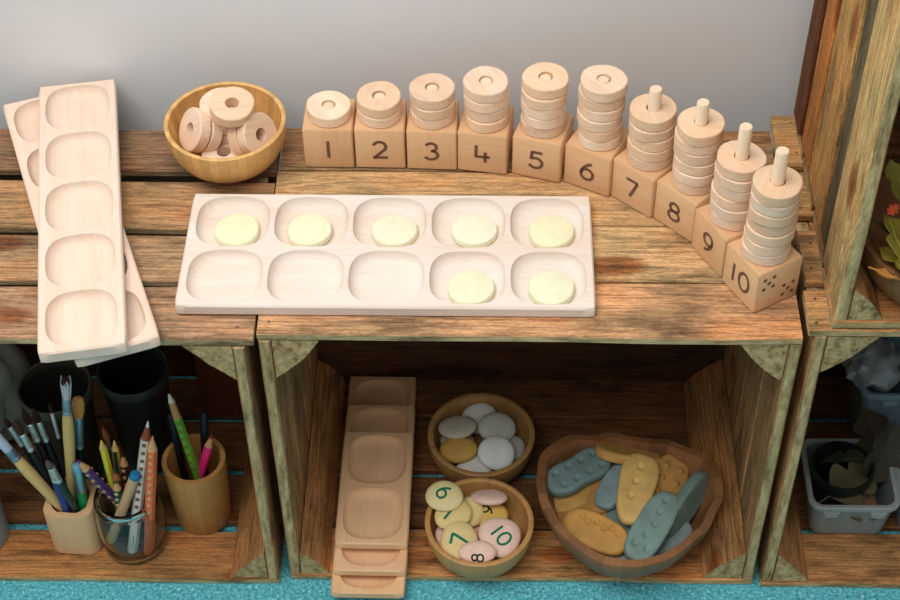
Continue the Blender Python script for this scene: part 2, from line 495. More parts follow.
# nested trays in the middle crate
zc = .0098
for n, y0, y1, xc, tint, lab in ((4, -.0300, .2755, .087, srgb(232, 190, 146), 'four-hollow beech tray, lowest and longest of the nested trays'),
                              (3, -.0090, .2222, .0882, srgb(234, 192, 150), 'three-hollow beech tray between two others in the nested trays'),
                              (2, .0180, .1730, .0887, srgb(236, 196, 154), 'two-hollow beech tray, topmost and shortest of the nested trays')):
    tray(lab, n, 1, y1-y0, .0795, .0110, .0060, .0068, .0065, .0085, (xc, (y0+y1)/2, zc), PI/2-.008, tint, group='nested trays')
    zc += .0112

# ------------------------------------------------------------------ counters in the tray
def counter_mesh(seed, r=.0222, t=.0078):
    rnd = random.Random(seed); a1, a2 = rnd.uniform(0, 6), rnd.uniform(0, 6)
    wob = lambda a: .022*math.sin(2*a+a1)+.012*math.sin(3*a+a2)
    return lathe([(r*.3, 0), (r*.92, .0002), (r*.985, t*.16), (r, t*.4), (r*.99, t*.72), (r*.95, t*.92), (r*.86, t), (r*.3, t*1.02)], 36, wob=wob)
spots = [(-.0310, .1279), (.0391, .1286), (.1212, .1287), (.1979, .1302), (.2724, .1282), (.1959, .0529), (.2709, .0537)]
ordn = ['first', 'second', 'third', 'fourth', 'fifth', 'sixth', 'seventh']
for i, (x, y) in enumerate(spots):
    V, F = counter_mesh(i)
    o = mesh_obj('counter', V, F, COUNTER, color=srgb(234, 231-i % 3, 190+4*(i % 4)))
    o.location = (x, y, H+.0024)
    o.rotation_euler = (0, 0, i)
    if i < 5: lab = f'pale yellow round counter in the back row, {ordn[i]} hollow from the bamboo bowl'
    else: lab = f'pale yellow round counter in the front row, {ordn[i-2]} hollow from the bamboo bowl'
    tag(o, lab, 'counter', 'yellow counters in the ten-hollow tray')

# ------------------------------------------------------------------ numerals as flat strokes
def arc(cx, cy, rx, ry, a0, a1, n=14):
    return [(cx+rx*math.cos(math.radians(a0+(a1-a0)*k/n)), cy+ry*math.sin(math.radians(a0+(a1-a0)*k/n))) for k in range(n+1)]
DIG = {
 '1': ([[(.3, 0), (.3, .5), (.3, 1)]], .3),
 '2': ([arc(.32, .70, .29, .29, 165, -38) + [(.06, .03), (.02, 0)], [(.0, .035), (.35, .035), (.68, .035)]], .66),
 '3': ([arc(.28, .745, .25, .24, 155, -90) , arc(.28, .265, .31, .26, 90, -155)], .62),
 '4': ([[(.1, 1), (.09, .65), (.08, .32)], [(.06, .33), (.4, .33), (.74, .33)], [(.52, .62), (.52, .3), (.52, 0)]], .74),
 '5': ([[(.62, .965), (.35, .965), (.12, .965)], [(.14, 1.0), (.11, .75), (.09, .53)], arc(.30, .33, .32, .30, 128, -155)], .66),
 '6': ([arc(.34, .31, .30, .31, 0, 360, 22), [(.56, .99), (.36, .88), (.17, .68), (.07, .48), (.045, .31)]], .66),
 '7': ([[(0, .965), (.3, .965), (.64, .965)], [(.62, .96), (.45, .5), (.24, 0)]], .64),
 '8': ([arc(.33, .745, .245, .235, 0, 360, 20), arc(.33, .27, .30, .27, 0, 360, 20)], .66),
 '9': ([arc(.32, .69, .30, .31, 0, 360, 22), [(.62, .69), (.59, .5), (.49, .3), (.32, .12), (.1, .01)]], .66),
 '0': ([arc(.36, .5, .33, .49, 0, 360, 26)], .72)}
def ribbon(text, size, sw, t=.00025, fn=None, slant=0):
    """strokes centred on the origin in XY, raised in Z; fn(x, y) gives the ground height"""
    V = []; F = []
    adv = []; x = 0
    for ch in text:
        s, wd = DIG[ch]
        if ch == '1' and len(text) > 1: wd = .32
        adv.append(x); x += wd+.22
    tot = x-.22
    def gz(p): return fn(p[0], p[1]) if fn else 0
    for ch, ax in zip(text, adv):
        for pl in DIG[ch][0]:
            if ch == '1': pl = [(a-.14 if len(text) > 1 else a-.15, b) for a, b in pl]
            P = [Vector(((a+ax-tot/2+slant*(b-.5))*size, (b-.5)*size)) for a, b in pl]
            Q = []
            for a, b in zip(P[:-1], P[1:]):
                m = max(1, int((b-a).length/(size*.12)))
                Q += [a.lerp(b, k/m) for k in range(m)]
            P = Q+[P[-1]]
            closed = (P[0]-P[-1]).length < 1e-6
            if closed: P = P[:-1]
            n = len(P); base = len(V)
            for i in range(n):
                if closed: d = P[(i+1) % n]-P[i-1]
                else: d = P[min(i+1, n-1)]-P[max(i-1, 0)]
                d.normalize(); nn = Vector((-d.y, d.x))*sw/2
                l, r = P[i]+nn, P[i]-nn
                V += [(l.x, l.y, gz(l)+t), (r.x, r.y, gz(r)+t), (l.x, l.y, gz(l)-t), (r.x, r.y, gz(r)-t)]
            for i in range(n if closed else n-1):
                a, b = base+4*i, base+4*((i+1) % n)
                F += [(a, a+1, b+1, b), (a+2, b+2, b+3, a+3), (a, b, b+2, a+2), (a+1, a+3, b+3, b+1)]
            if not closed:
                a = base; F.append((a, a+2, a+3, a+1)); a = base+4*(n-1); F.append((a, a+1, a+3, a+2))
    return V, F

# ------------------------------------------------------------------ number blocks, pegs and discs
BL = .0500
def cube_mesh(s, c=.0016):
    rings = [rrect(s-2*c, s-2*c, c, 0, 3), rrect(s, s, c*1.3, c, 3), rrect(s, s, c*1.3, s-c, 3), rrect(s-1.6*c, s-1.6*c, c, s, 3)]
    return loft(rings)
DT, DR, HR = .0123, .0222, .0070
def disc_mesh(seed):
    rnd = random.Random(seed); a1, a2, a3 = [rnd.uniform(0, 6.3) for _ in range(3)]
    wob = lambda a: .016*math.sin(2*a+a1)+.012*math.sin(3*a+a2)+.010*math.sin(5*a+a3)
    t = DT-.0003; c = .0009
    return lathe([(HR, 0), (DR-c, 0), (DR, c), (DR, t-c), (DR-c, t), (HR, t)], 40, closed=True, wob=wob)
disc_meshes = []
for k in range(6):
    V, F = disc_mesh(k)
    me = bpy.data.meshes.new('wooden_disc'); me.from_pydata(V, [], F); me.materials.append(DISC)
    me.polygons.foreach_set('use_smooth', [True]*len(me.polygons)); me.update(); me.set_sharp_from_angle(angle=math.radians(40))
    disc_meshes.append(me)
drnd = random.Random(21)
def disc(label, group, mat=None, loc=None, kind=None):
    o = bpy.data.objects.new('wooden_disc', disc_meshes[drnd.randrange(6) if kind is None else kind]); COL.objects.link(o)
    if mat is not None: o.matrix_world = mat
    else:
        o.location = loc; o.rotation_euler.z = drnd.uniform(0, 6.28)
    k = drnd.uniform(.86, 1.0); q = drnd.random()
    a, b = srgb(238, 205, 172), srgb(246, 222, 200)
    o.color = tuple(k*(a[i]*q+b[i]*(1-q)) for i in range(3))+(1,)
    return tag(o, label, 'disc', group)
BK = [(.0520, .2510, -1.0), (.1034, .2508, -.8), (.1557, .2492, -2.2), (.2085, .2452, -8.4), (.2655, .2359, -16.5), (.3195, .2185, -27.5), (.3670, .1905, -41), (.4072, .1570, -45), (.4400, .1095, -60), (.4655, .0640, -59.5)]
counts = [1, 2, 3, 4, 5, 6, 5, 6, 6, 7]
words = ['one', 'two', 'three', 'four', 'five', 'six', 'seven', 'eight', 'nine', 'ten']
V0, F0 = cube_mesh(BL)
INK = srgb(116, 86, 68)
def place_text(text, size, sw, parent, mat4, mat, col, fn=None):
    V, F = ribbon(text, size, sw, fn=fn)
    o = mesh_obj('numeral', V, F, mat, parent, False, color=col)
    o.matrix_local = mat4
    return o
for n in range(10):
    x, y, a = BK[n]
    root = empty('number_block', (x, y, H+.0002)); root.rotation_euler.z = math.radians(a)
    tag(root, f'beech cube marked {words[n]} with an upright peg through its discs' if n < 9 else 'beech cube marked ten with ten dots on its side and a tall peg', 'block', 'number cubes in an arc')
    k = .96+.05*drnd.random()
    b = mesh_obj('body', V0, F0, BEECHZ if n in (0, 1, 2, 8) else BEECH, root, True, color=tuple(k*c for c in srgb(214, 174, 132)[:3])+(1,))
    place_text(str(n+1), .0215, .0033, root, Matrix.Translation((0, -BL/2, BL*.5)) @ RX, MATTE, INK)
    ph = DT*(n+1)-.0012
    V, F = lathe([(.0045, 0), (.0060, .001), (.0060, ph-.001), (.0052, ph)], 20)
    p = mesh_obj('peg', V, F, BEECHZ, root, True, color=srgb(236, 212, 184)); p.location = (0, 0, BL)
    if n == 9:
        parts = []
        for gx, gz in ((-.0120, .0345), (.0120, .0165)):
            for dx, dz in ((-.0052, .0060), (.0052, .0060), (0, 0), (-.0052, -.0060), (.0052, -.0060)):
                v, f = lathe([(.0020, -.0002), (.0020, .0003)], 14)
                parts.append(([(p_[0]+gx+dx, p_[1]+gz+dz, p_[2]) for p_ in v], f))
        V, F = join(parts)
        d = mesh_obj('dots', V, F, MATTE, root, False, color=INK)
        d.matrix_local = Matrix.Translation((BL/2, 0, 0)) @ Matrix.Rotation(PI/2, 4, 'Z') @ RX
    for k in range(counts[n]):
        from_top = counts[n]-1-k
        if counts[n] == 1: lab = 'round beech disc, the only one on the cube marked one'
        elif from_top == 0: lab = f'round beech disc, topmost of the stack on the cube marked {words[n]}'
        elif k == 0: lab = f'round beech disc, lowest of the stack on the cube marked {words[n]}'
        else: lab = f'round beech disc, {ordn[from_top]} from the top of the stack on the cube marked {words[n]}'
        jx, jy = drnd.uniform(-.0009, .0009), drnd.uniform(-.0009, .0009)
        disc(lab, 'stacked beech discs', loc=(x+jx, y+jy, H+.0004+BL+k*DT))

# ------------------------------------------------------------------ bowls
def bowl_profile(r, h, t, rb, belly=.6):
    out = [(rb*.5, 0), (rb, 0), (rb+.004, .0015)]
    n = 9
    for k in range(1, n+1):
        s = k/n
        out.append((rb+.004+(r-rb-.004)*(math.sin(s*PI/2)**belly), .0015+(h-.0015)*(1-math.cos(s*PI/2))**.85))
    inn = []
    for k in range(n, 0, -1):
        s = k/n
        inn.append((max(.004, rb+.002+(r-t-rb-.002)*(math.sin(s*PI/2)**belly)), t+.001+(h-t-.001)*(1-math.cos(s*PI/2))**.85))
    rim = [(r-.25*t, h+.0008), (r-.75*t, h+.0008)]
    return out+rim+inn+[(rb*.8, t), (rb*.3, t)]
def bowl(label, loc, r, h, t, rb, mat, col, n=56, wob=None, group=None, belly=.6):
    V, F = lathe(bowl_profile(r, h, t, rb, belly), n, wob=wob)
    o = mesh_obj('wooden_bowl', V, F, mat, color=col); o.location = loc
    return tag(o, label, 'bowl', group)
bowl('bamboo bowl on the crate tops, filled with holed beech discs', (-.0510, .2405, H), .0605, .0500, .0044, .024, BAMBOO, srgb(226, 176, 108), belly=.64)
bowl('small wooden bowl of plain white and grey pebbles inside the middle crate', (.2057, .160, .0098), .0605, .047, .0062, .026, SMALLBOWL, srgb(178, 134, 82), belly=.6)
bowl('small wooden bowl of pink and yellow numbered pebbles inside the middle crate', (.2045, .0395, .0098), .0588, .047, .0056, .026, SMALLBOWL, srgb(206, 154, 92), belly=.6)
RIM = [(0.2659, 0.0868), (0.2739, 0.1242), (0.2933, 0.1389), (0.3381, 0.1476), (0.3822, 0.1424), (0.4256, 0.1293), (0.4539, 0.1149), (0.4674, 0.0911), (0.4672, 0.0678), (0.4536, 0.0307), (0.4267, -0.0005), (0.3938, -0.0224), (0.3641, -0.0305), (0.3311, -0.0257), (0.3012, -0.0035), (0.2789, 0.0271), (0.2684, 0.0573)]
CB = (.366, .062)
def rim_r(a):
    # smooth polar radius from the outline
    tot = 0; s = 0
    for x, y in RIM:
        b = math.atan2(y-CB[1], x-CB[0]); r = math.hypot(x-CB[0], y-CB[1])
        d = (a-b+PI) % (2*PI)-PI
        wt = math.exp(-(d/.2)**2); tot += wt*r; s += wt
    return tot/s
def big_bowl():
    n = 72
    R = [rim_r(2*PI*j/n) for j in range(n)]
    prof = [(.30, 0), (.50, 0), (.66, .006), (.80, .018), (.91, .034), (.97, .050), (1.0, .064), (.995, .0665), (.905, .0675), (.89, .064), (.85, .05), (.77, .034), (.65, .018), (.5, .0095), (.25, .008)]
    rings = []
    for s, z in prof:
        rings.append([(s*R[j]*math.cos(2*PI*j/n), s*R[j]*math.sin(2*PI*j/n), z*(1+.04*math.sin(2*2*PI*j/n+.6)) if z > .02 else z) for j in range(n)])
    V, F = loft(rings)
    o = mesh_obj('wooden_bowl', V, F, DARKBOWL, color=srgb(152, 104, 66)); o.location = (CB[0], CB[1], .0098)
    tag(o, 'large irregular dark wooden bowl of slate and mustard patterned stones', 'bowl')
big_bowl()

# holed discs in the bamboo bowl
def disc_at(c, axis, label):
    axis = Vector(axis).normalized()
    xh = Vector((1, .2, 0)) if abs(axis.x) < .8 else Vector((0, 1, 0))
    m = frame((0, 0, 0), xh - axis*xh.dot(axis), axis)
    m.translation = Vector(c)-axis*DT/2
    disc(label, 'beech discs in the bamboo bowl', mat=m)
DY, DZ = .013, -.0070
disc_at((-.0420, .2280+DY, .4735+DZ), (.10, -.14, 1), 'holed beech disc lying topmost on the pile in the bamboo bowl')
disc_at((-.0540, .2420+DY, .4620+DZ), (.06, -.08, 1), 'holed beech disc just under the topmost one in the bamboo bowl')
disc_at((-.0815, .2240+DY, .4465+DZ), (-.80, -.42, .50), 'outer of two beech discs on edge, at the tray side of the bamboo bowl')
disc_at((-.0710, .2295+DY, .4400+DZ), (-.80, -.42, .50), 'inner of two beech discs on edge, at the tray side of the bamboo bowl')
disc_at((-.0185, .2170+DY, .4465+DZ), (.78, -.45, .50), 'outer of two beech discs on edge, facing the number cubes in the bamboo bowl')
disc_at((-.0290, .2225+DY, .4400+DZ), (.78, -.45, .50), 'inner of two beech discs on edge, facing the number cubes in the bamboo bowl')
disc_at((-.0530, .2110+DY, .4240+DZ), (0, -.06, 1), 'beech disc lying flat at the front of the bamboo bowl')
disc_at((-.0490, .2420+DY, .4490+DZ), (0, -.05, 1), 'beech disc flat in the middle stack of the bamboo bowl, upper one')
disc_at((-.0490, .2420+DY, .4360+DZ), (0, -.05, 1), 'beech disc flat in the middle stack of the bamboo bowl, lower one')

# ------------------------------------------------------------------ pebbles
def pebble_mesh(rx, ry, rz, seed, pw=.62, n=36, k=8, tri=0.0, egg=0.0):
    rnd = random.Random(seed); a1, a2 = rnd.uniform(0, 6), rnd.uniform(0, 6)
    rings = []
    for i in range(1, 2*k):
        t = -PI/2+PI*i/(2*k)
        s = math.cos(t)**pw; z = rz*math.sin(t)
        ring = []
        for j in range(n):
            a = 2*PI*j/n
            q = 1+.02*math.sin(2*a+a1)+.015*math.sin(3*a+a2)+tri*math.cos(3*a-PI/2)+egg*math.sin(a)
            ring.append((rx*s*q*math.cos(a), ry*s*q*math.sin(a), z))
        rings.append(ring)
    return loft(rings)
def top_height(rx, ry, rz, pw):
    def fn(x, y):
        q = min(.97, math.hypot(x/rx, y/ry))
        c = q**(1/pw)
        return rz*math.sqrt(max(0, 1-c*c))
    return fn
def pebble(label, c, nrm, rx, ry, rz, col, seed, spin=0, cat='pebble', group=None, text=None, tcol=None, tsize=.017, trot=0, tpos=(0, 0), **kw):
    nrm = Vector(nrm).normalized()
    m = frame(c, (math.cos(spin), math.sin(spin), -(nrm.x*math.cos(spin)+nrm.y*math.sin(spin))/nrm.z), nrm)
    V, F = pebble_mesh(rx, ry, rz, seed, **kw)
    if text:
        root = empty('numbered_pebble', mat=m)
        mesh_obj('body', V, F, STONE, root, True, color=col)
        fn = top_height(rx, ry, rz, .62)
        ca, sa = math.cos(trot), math.sin(trot)
        g = lambda x, y: fn(x*ca-y*sa+tpos[0], x*sa+y*ca+tpos[1])
        o = place_text(text, tsize, tsize*.155, root, Matrix.Translation((tpos[0], tpos[1], 0)) @ Matrix.Rotation(trot, 4, 'Z'), MATTE, tcol, fn=g)
        return tag(root, label, cat, group)
    o = mesh_obj('pebble', V, F, STONE, None, True, color=col)
    o.matrix_world = m
    return tag(o, label, cat, group)
PG = 'plain pebbles in a bowl'
WHT = srgb(232, 232, 222); GRY = srgb(196, 190, 168)
pebble('white pebble leaning at the back of the plain pebble bowl', (.2035, .1960, .0400), (-.05, -.45, 1), .0205, .019, .0055, WHT, 1, group=PG)
pebble('flat grey-beige pebble lying over the yellow one', (.1785, .1740, .0505), (-.10, .12, 1), .0222, .0175, .0062, GRY, 2, group=PG)
pebble('speckled grey pebble next to the white ones in the plain pebble bowl', (.2235, .1770, .0470), (.10, -.30, 1), .0215, .0190, .0058, srgb(196, 196, 182), 3, group=PG)
pebble('ochre yellow pebble among plain white and grey ones', (.1800, .1450, .0460), (-.10, -.15, 1), .0212, .0170, .0062, srgb(206, 162, 82), 4, group=PG)
pebble('round white pebble overlapping the speckled grey pebble', (.2230, .1400, .0475), (.06, -.30, 1), .0212, .0205, .0055, srgb(238, 238, 234), 5, group=PG)
pebble('white pebble half hidden beneath the ochre pebble', (.1985, .1300, .0330), (.0, -.10, 1), .0205, .0185, .0055, WHT, 6, group=PG)
pebble('white pebble mostly hidden behind the round white pebble', (.2385, .1580, .0330), (-.2, .0, 1), .0170, .0190, .0055, srgb(190, 190, 180), 7, group=PG)
pebble('pale pebble mostly hidden under the grey-beige pebble', (.1790, .1670, .0320), (.15, .0, 1), .0195, .0180, .0055, srgb(200, 196, 180), 8, group=PG)
NG = 'numbered pebbles in a bowl'
GRN = srgb(20, 118, 84); BLKG = srgb(26, 52, 44)
PINK = srgb(242, 204, 186); YEL = srgb(232, 206, 144)
pebble('pale yellow pebble marked six resting on the bowl rim', (.1665, .0640, .0680), (-.02, -.20, 1), .0205, .0185, .0052, srgb(232, 214, 156), 11, text='6', tcol=GRN, tsize=.0165, trot=-.8, tpos=(-.001, .003), group=NG)
pebble('yellow pebble marked one tucked under the pebble marked six', (.1760, .0480, .0570), (-.05, -.30, 1), .0205, .0180, .0052, srgb(234, 208, 138), 12, text='1', tcol=GRN, tsize=.018, trot=-1.2, tpos=(-.003, .002), spin=.5, group=NG)
pebble('blank pale yellow pebble beside the pebble marked one', (.1945, .0575, .0490), (.15, -.30, 1), .0150, .0180, .0048, srgb(236, 214, 150), 13, group=NG)
pebble('pink pebble leaning edge-on against the back of its bowl', (.2150, .0720, .0560), (-.06, .50, 1), .0205, .0150, .0055, PINK, 14, spin=-.25, group=NG)
pebble('yellow pebble marked nine partly under the leaning pink pebble', (.2180, .0560, .0430), (.0, -.20, 1), .0180, .0165, .0050, srgb(226, 188, 96), 15, text='9', tcol=BLKG, tsize=.013, trot=1.2, tpos=(-.005, .006), group=NG)
pebble('large yellow egg-shaped pebble marked seven', (.1830, .0180, .0520), (-.06, -.26, 1), .0200, .0240, .0058, YEL, 16, text='7', tcol=GRN, tsize=.019, trot=1.35, tpos=(.001, -.002), egg=-.06, group=NG)
pebble('large pink rounded pebble marked ten', (.2270, .0220, .0530), (.10, -.22, 1), .0228, .0230, .0058, PINK, 17, text='10', tcol=GRN, tsize=.0165, trot=-.85, tpos=(.001, -.001), tri=.05, group=NG)
pebble('small pink pebble marked eight tipped against the bowl front', (.2030, -.0020, .0585), (.0, -.55, 1), .0200, .0125, .0055, srgb(238, 196, 176), 18, text='8', tcol=BLKG, tsize=.0125, trot=1.5, tpos=(.0, -.0065), group=NG)
pebble('pink pebble mostly hidden below the pebble marked seven', (.1730, .0330, .0370), (.2, .0, 1), .0165, .0190, .0050, PINK, 19, group=NG)
pebble('cream pebble at the bottom of the numbered pebble bowl', (.2060, .0400, .0320), (.0, .0, 1), .0220, .0200, .0060, srgb(236, 190, 172), 20, group=NG)

# ------------------------------------------------------------------ patterned cast stones
def patterned(label, c, axis, nrm, L, Wd, t, col, seed, bumps=(), waist=0.0, taper=0.0, amp=-.0032):
    m = frame((c[0], c[1]+.0075, c[2]-.0105), axis, nrm)
    n = 80; prof = [(.04, 1)]+[(.10+.045*k, 1) for k in range(16)]+[(.82, .99), (.9, .93), (.96, .78), (.99, .55), (1, .2), (1, -.2), (.99, -.55), (.96, -.78), (.9, -.93), (.7, -1), (.3, -1)]
    rnd = random.Random(seed); a1, a2 = rnd.uniform(0, 6), rnd.uniform(0, 6)
    rings = []
    for s, z in prof:
        ring = []
        for j in range(n):
            a = 2*PI*j/n; ca, sa = math.cos(a), math.sin(a); e = 2.7
            r = (abs(ca)**e+abs(sa)**e)**(-1/e)*(1+.015*math.sin(2*a+a1)+.015*math.sin(3*a+a2))
            u, v = r*ca, r*sa
            y = Wd/2*v*(1-waist*math.exp(-(u/.4)**2))*(1+taper*u)
            x = L/2*u*s; y *= s
            zz = z*t/2
            if z > .9:
                for bx, by in bumps:
                    d2 = ((x/(L/2)-bx)*L/2)**2+((y/(Wd/2)-by)*Wd/2)**2
                    zz += amp*math.exp(-(d2/.0032**2)**2)
            ring.append((x, y, zz))
        rings.append(ring)
    V, F = loft(rings[::-1])
    o = mesh_obj('patterned_stone', V, F, CLAY, color=col); o.matrix_world = m
    return tag(o, label, 'stone', 'patterned stones in the big bowl')
SLATE = srgb(118, 142, 140); MUS = srgb(206, 160, 88); YEM = srgb(226, 186, 112)
grid = lambda xs, ys: [(x, y) for x in xs for y in ys]
patterned('slate-blue waisted stone with pairs of dimples against the bowl edge', (.3125, .0960, .0720), (.0659, .0452, -.001), (-.12, -.22, 1), .082, .042, .0135, SLATE, 1, grid((-.62, -.2, .22, .62), (-.4, .4)), waist=.16)
patterned('mustard stone lying under the waisted slate-blue stone', (.3040, .0780, .0540), (.05, .022, .0), (-.15, -.1, 1), .066, .044, .0125, MUS, 2)
patterned('mustard stone leaning edge-on at the back of the big bowl', (.3690, .1180, .0760), (.0742, -.006, -.012), (0, .45, .85), .074, .040, .0125, MUS, 3)
patterned('rust-mustard stone under the pale slate piece', (.3430, .0850, .0590), (.030, .055, .006), (-.35, -.1, 1), .074, .046, .0110, srgb(190, 134, 74), 4)
patterned('pale slate stone lying on the rust-mustard stone', (.3520, .0780, .0700), (.026, .050, .006), (-.40, -.16, 1), .062, .032, .0100, srgb(138, 160, 162), 5)
patterned('big yellow waisted stone with a row of three dimples', (.3745, .0680, .0795), (.022, .089, .006), (.06, -.10, 1), .092, .041, .0130, YEM, 6, [(.55, .05), (.12, .12), (-.3, .2)], waist=.04, taper=.16)
patterned('mustard stone with raised round bumps leaning at the bowl edge', (.4110, .0880, .0650), (.02, .052, .012), (.16, -.42, 1), .066, .042, .0125, srgb(198, 148, 78), 7, grid((-.5, .0, .5), (-.4, .4)), amp=.0030)
patterned('slate-green stone standing on its long edge at the bowl side', (.4285, .0560, .0690), (.0495, .0700, .018), (.88, -.35, .38), .084, .036, .0130, srgb(112, 134, 124), 8)
patterned('slate-green stone with six dimples lying on top of the pile', (.3890, .0215, .0740), (.0440, .0784, .012), (.10, -.18, 1), .092, .038, .0135, srgb(126, 152, 142), 9, [(.72, .05), (.38, .0), (.05, -.05), (-.3, .05), (-.62, .38), (-.62, -.38)])
patterned('mustard stone with a zigzag ridge near the bowl front', (.3290, .0205, .0650), (.0625, -.0330, .001), (-.16, -.30, 1), .076, .040, .0130, srgb(204, 152, 76), 10, [(-.5, .5), (-.28, .35), (-.05, .5), (.2, .35), (.42, .5), (.65, .35)], taper=.0)
patterned('mustard stone lying deep in the middle of the big bowl', (.3330, .0560, .0520), (.0434, -.010, 0), (0, -.1, 1), .068, .044, .0125, MUS, 11)
patterned('grey-slate stone under the six-dimple stone', (.4040, .0240, .0530), (.0323, .0225, .0), (.2, -.1, 1), .066, .036, .0120, srgb(128, 144, 142), 12)
patterned('grey-slate stone peeping out under the zigzag stone', (.3570, .0080, .0520), (.05, .01, 0), (.0, -.25, 1), .060, .036, .0120, srgb(140, 150, 144), 13)
patterned('slate stone in the gap under the big yellow stone', (.3640, .0430, .0570), (.03, .02, 0), (.0, -.1, 1), .058, .036, .0120, SLATE, 14)
patterned('mustard stone at the left inside of the big bowl', (.3080, .0500, .0530), (.03, .045, -.0), (-.2, -.1, 1), .060, .038, .0120, srgb(188, 140, 72), 15)

# ------------------------------------------------------------------ brushes, pencils and their holders
def stick(name, B, T, label, cat, group):
    B, T = Vector(B), Vector(T)
    z = (T-B).normalized(); xh = Vector((1, 0, 0)); x = (xh-z*xh.dot(z))
    m = frame(B, x, z)
    root = empty(name, mat=m)
    return tag(root, label, cat, group), (T-B).length
def part(name, prof, mat, col, root, n=16, flat=1.0, wob=None):
    V, F = lathe(prof, n, wob=wob)
    if flat != 1: V = [(v[0], v[1]*flat, v[2]) for v in V]
    return mesh_obj(name, V, F, mat, root, True, color=col)
def brush(label, B, T, r, hcol, fcol, bcol, fl, bl, kind='round', flat=1.0, gloss=True, bw=1.0, fr=None):
    root, L = stick('paintbrush', B, T, label, 'paintbrush', 'paintbrushes in the square holder')
    fr = fr or r*.85
    h = L-fl-bl
    part('handle', [(r*.5, 0), (r*.7, h*.05), (r*.8, h*.4), (r, h*.8), (r*.95, h*.92), (fr*.92, h)], PAINT if gloss else MATTE, hcol, root)
    part('ferrule', [(fr*.9, h-.001), (fr*1.02, h), (fr*1.02, h+.003), (fr*.96, h+.0035), (fr*.96, h+.006), (fr*1.02, h+.0065), (fr*.95, L-bl), (fr*.8, L-bl+.0005)], METAL, fcol, root, flat=1.0)
    if kind == 'round':
        pr = [(fr*.8, L-bl-.001), (fr*bw, L-bl*.75), (fr*bw*.92, L-bl*.5), (fr*bw*.5, L-bl*.18), (fr*.12, L)]
        part('bristles', pr, BRISTLE, bcol, root, flat=flat)
    elif kind == 'flat':
        pr = [(fr*.9, L-bl-.001), (fr*bw, L-bl*.7), (fr*bw*1.05, L-bl*.3), (fr*bw*.85, L-bl*.06), (fr*bw*.5, L)]
        part('bristles', pr, BRISTLE, bcol, root, flat=flat)
    else:   # splayed tuft made of separate locks
        rnd = random.Random(5); parts = []
        for k in range(14):
            a = 2*PI*k/14+rnd.uniform(-.2, .2); sp = rnd.uniform(.3, 1.0)
            px, py = fr*.6*sp*math.cos(a), fr*.6*sp*math.sin(a)
            ex, ey = fr*bw*sp*math.cos(a), fr*bw*sp*math.sin(a)
            ln = bl*rnd.uniform(.85, 1.05)
            rings = [[(px+(ex-px)*t**1.3+q*math.cos(b), py+(ey-py)*t**1.3+q*math.sin(b), L-bl-.001+ln*t) for b in [2*PI*i/6 for i in range(6)]] for t, q in ((0, .0016), (.4, .0018), (.75, .0013), (1, .0004))]
            parts.append(loft(rings))
        V, F = join(parts)
        mesh_obj('bristles', V, F, BRISTLE, root, True, color=bcol)
        part('bristle_tips', [(fr*.2, L-bl*.45), (fr*.8*bw, L-bl*.25), (fr*.55*bw, L-.001), (fr*.2, L)], BRISTLE, srgb(70, 40, 44), root)
    return root
def pencil(label, B, T, r, col, wood, lead, tip=.018, group='pencils in the glass jar', spots=None, stripes=None, n=6, holder_cat='pencil', core=.35):
    root, L = stick('pencil', B, T, label, 'pencil', group)
    wob = None
    V, F = lathe([(r*.96, 0), (r, .0006), (r, L-tip)], n, cap1=True)
    body = mesh_obj('body', V, F, PAINT, root, False, color=col)
    sw = part('sharpened_wood', [(r*.98, L-tip), (r*.9, L-tip*.92), (r*core, L-tip*.32)], MATTE, wood, root, n=12)
    part('lead', [(r*core, L-tip*.33), (r*core*.35, L-.0006), (r*.05, L)], MATTE, lead, sw, n=10)
    if spots:
        parts = []
        k = 0
        zz = L-tip-.006
        while zz > L*.35:
            for ang in (-PI/2-.15, PI*.35):
                v, f = lathe([(.0022, -.0006), (.0022, .0006)], 12)
                M4 = Matrix.Rotation(ang, 4, 'Z') @ Matrix.Translation((r*.93, 0, zz)) @ Matrix.Rotation(PI/2, 4, 'Y')
                parts.append(([tuple(M4 @ Vector(p)) for p in v], f))
            zz -= .0112
        V, F = join(parts); mesh_obj('grip_spots', V, F, MATTE, body, False, color=spots)
    if stripes:
        parts = []
        for k in range(0, n, 2):
            a0 = 2*PI*k/n; a1 = 2*PI*(k+1)/n; q = r*1.03
            p = [(q*math.cos(a0), q*math.sin(a0)), (q*math.cos(a1), q*math.sin(a1)), (.6*r*math.cos(a1), .6*r*math.sin(a1)), (.6*r*math.cos(a0), .6*r*math.sin(a0))]
            parts.append(loft([[(x, y, .002) for x, y in p], [(x, y, L-tip-.001) for x, y in p]]))
        V, F = join(parts); mesh_obj('stripes', V, F, PAINT, body, False, color=stripes)
    return root
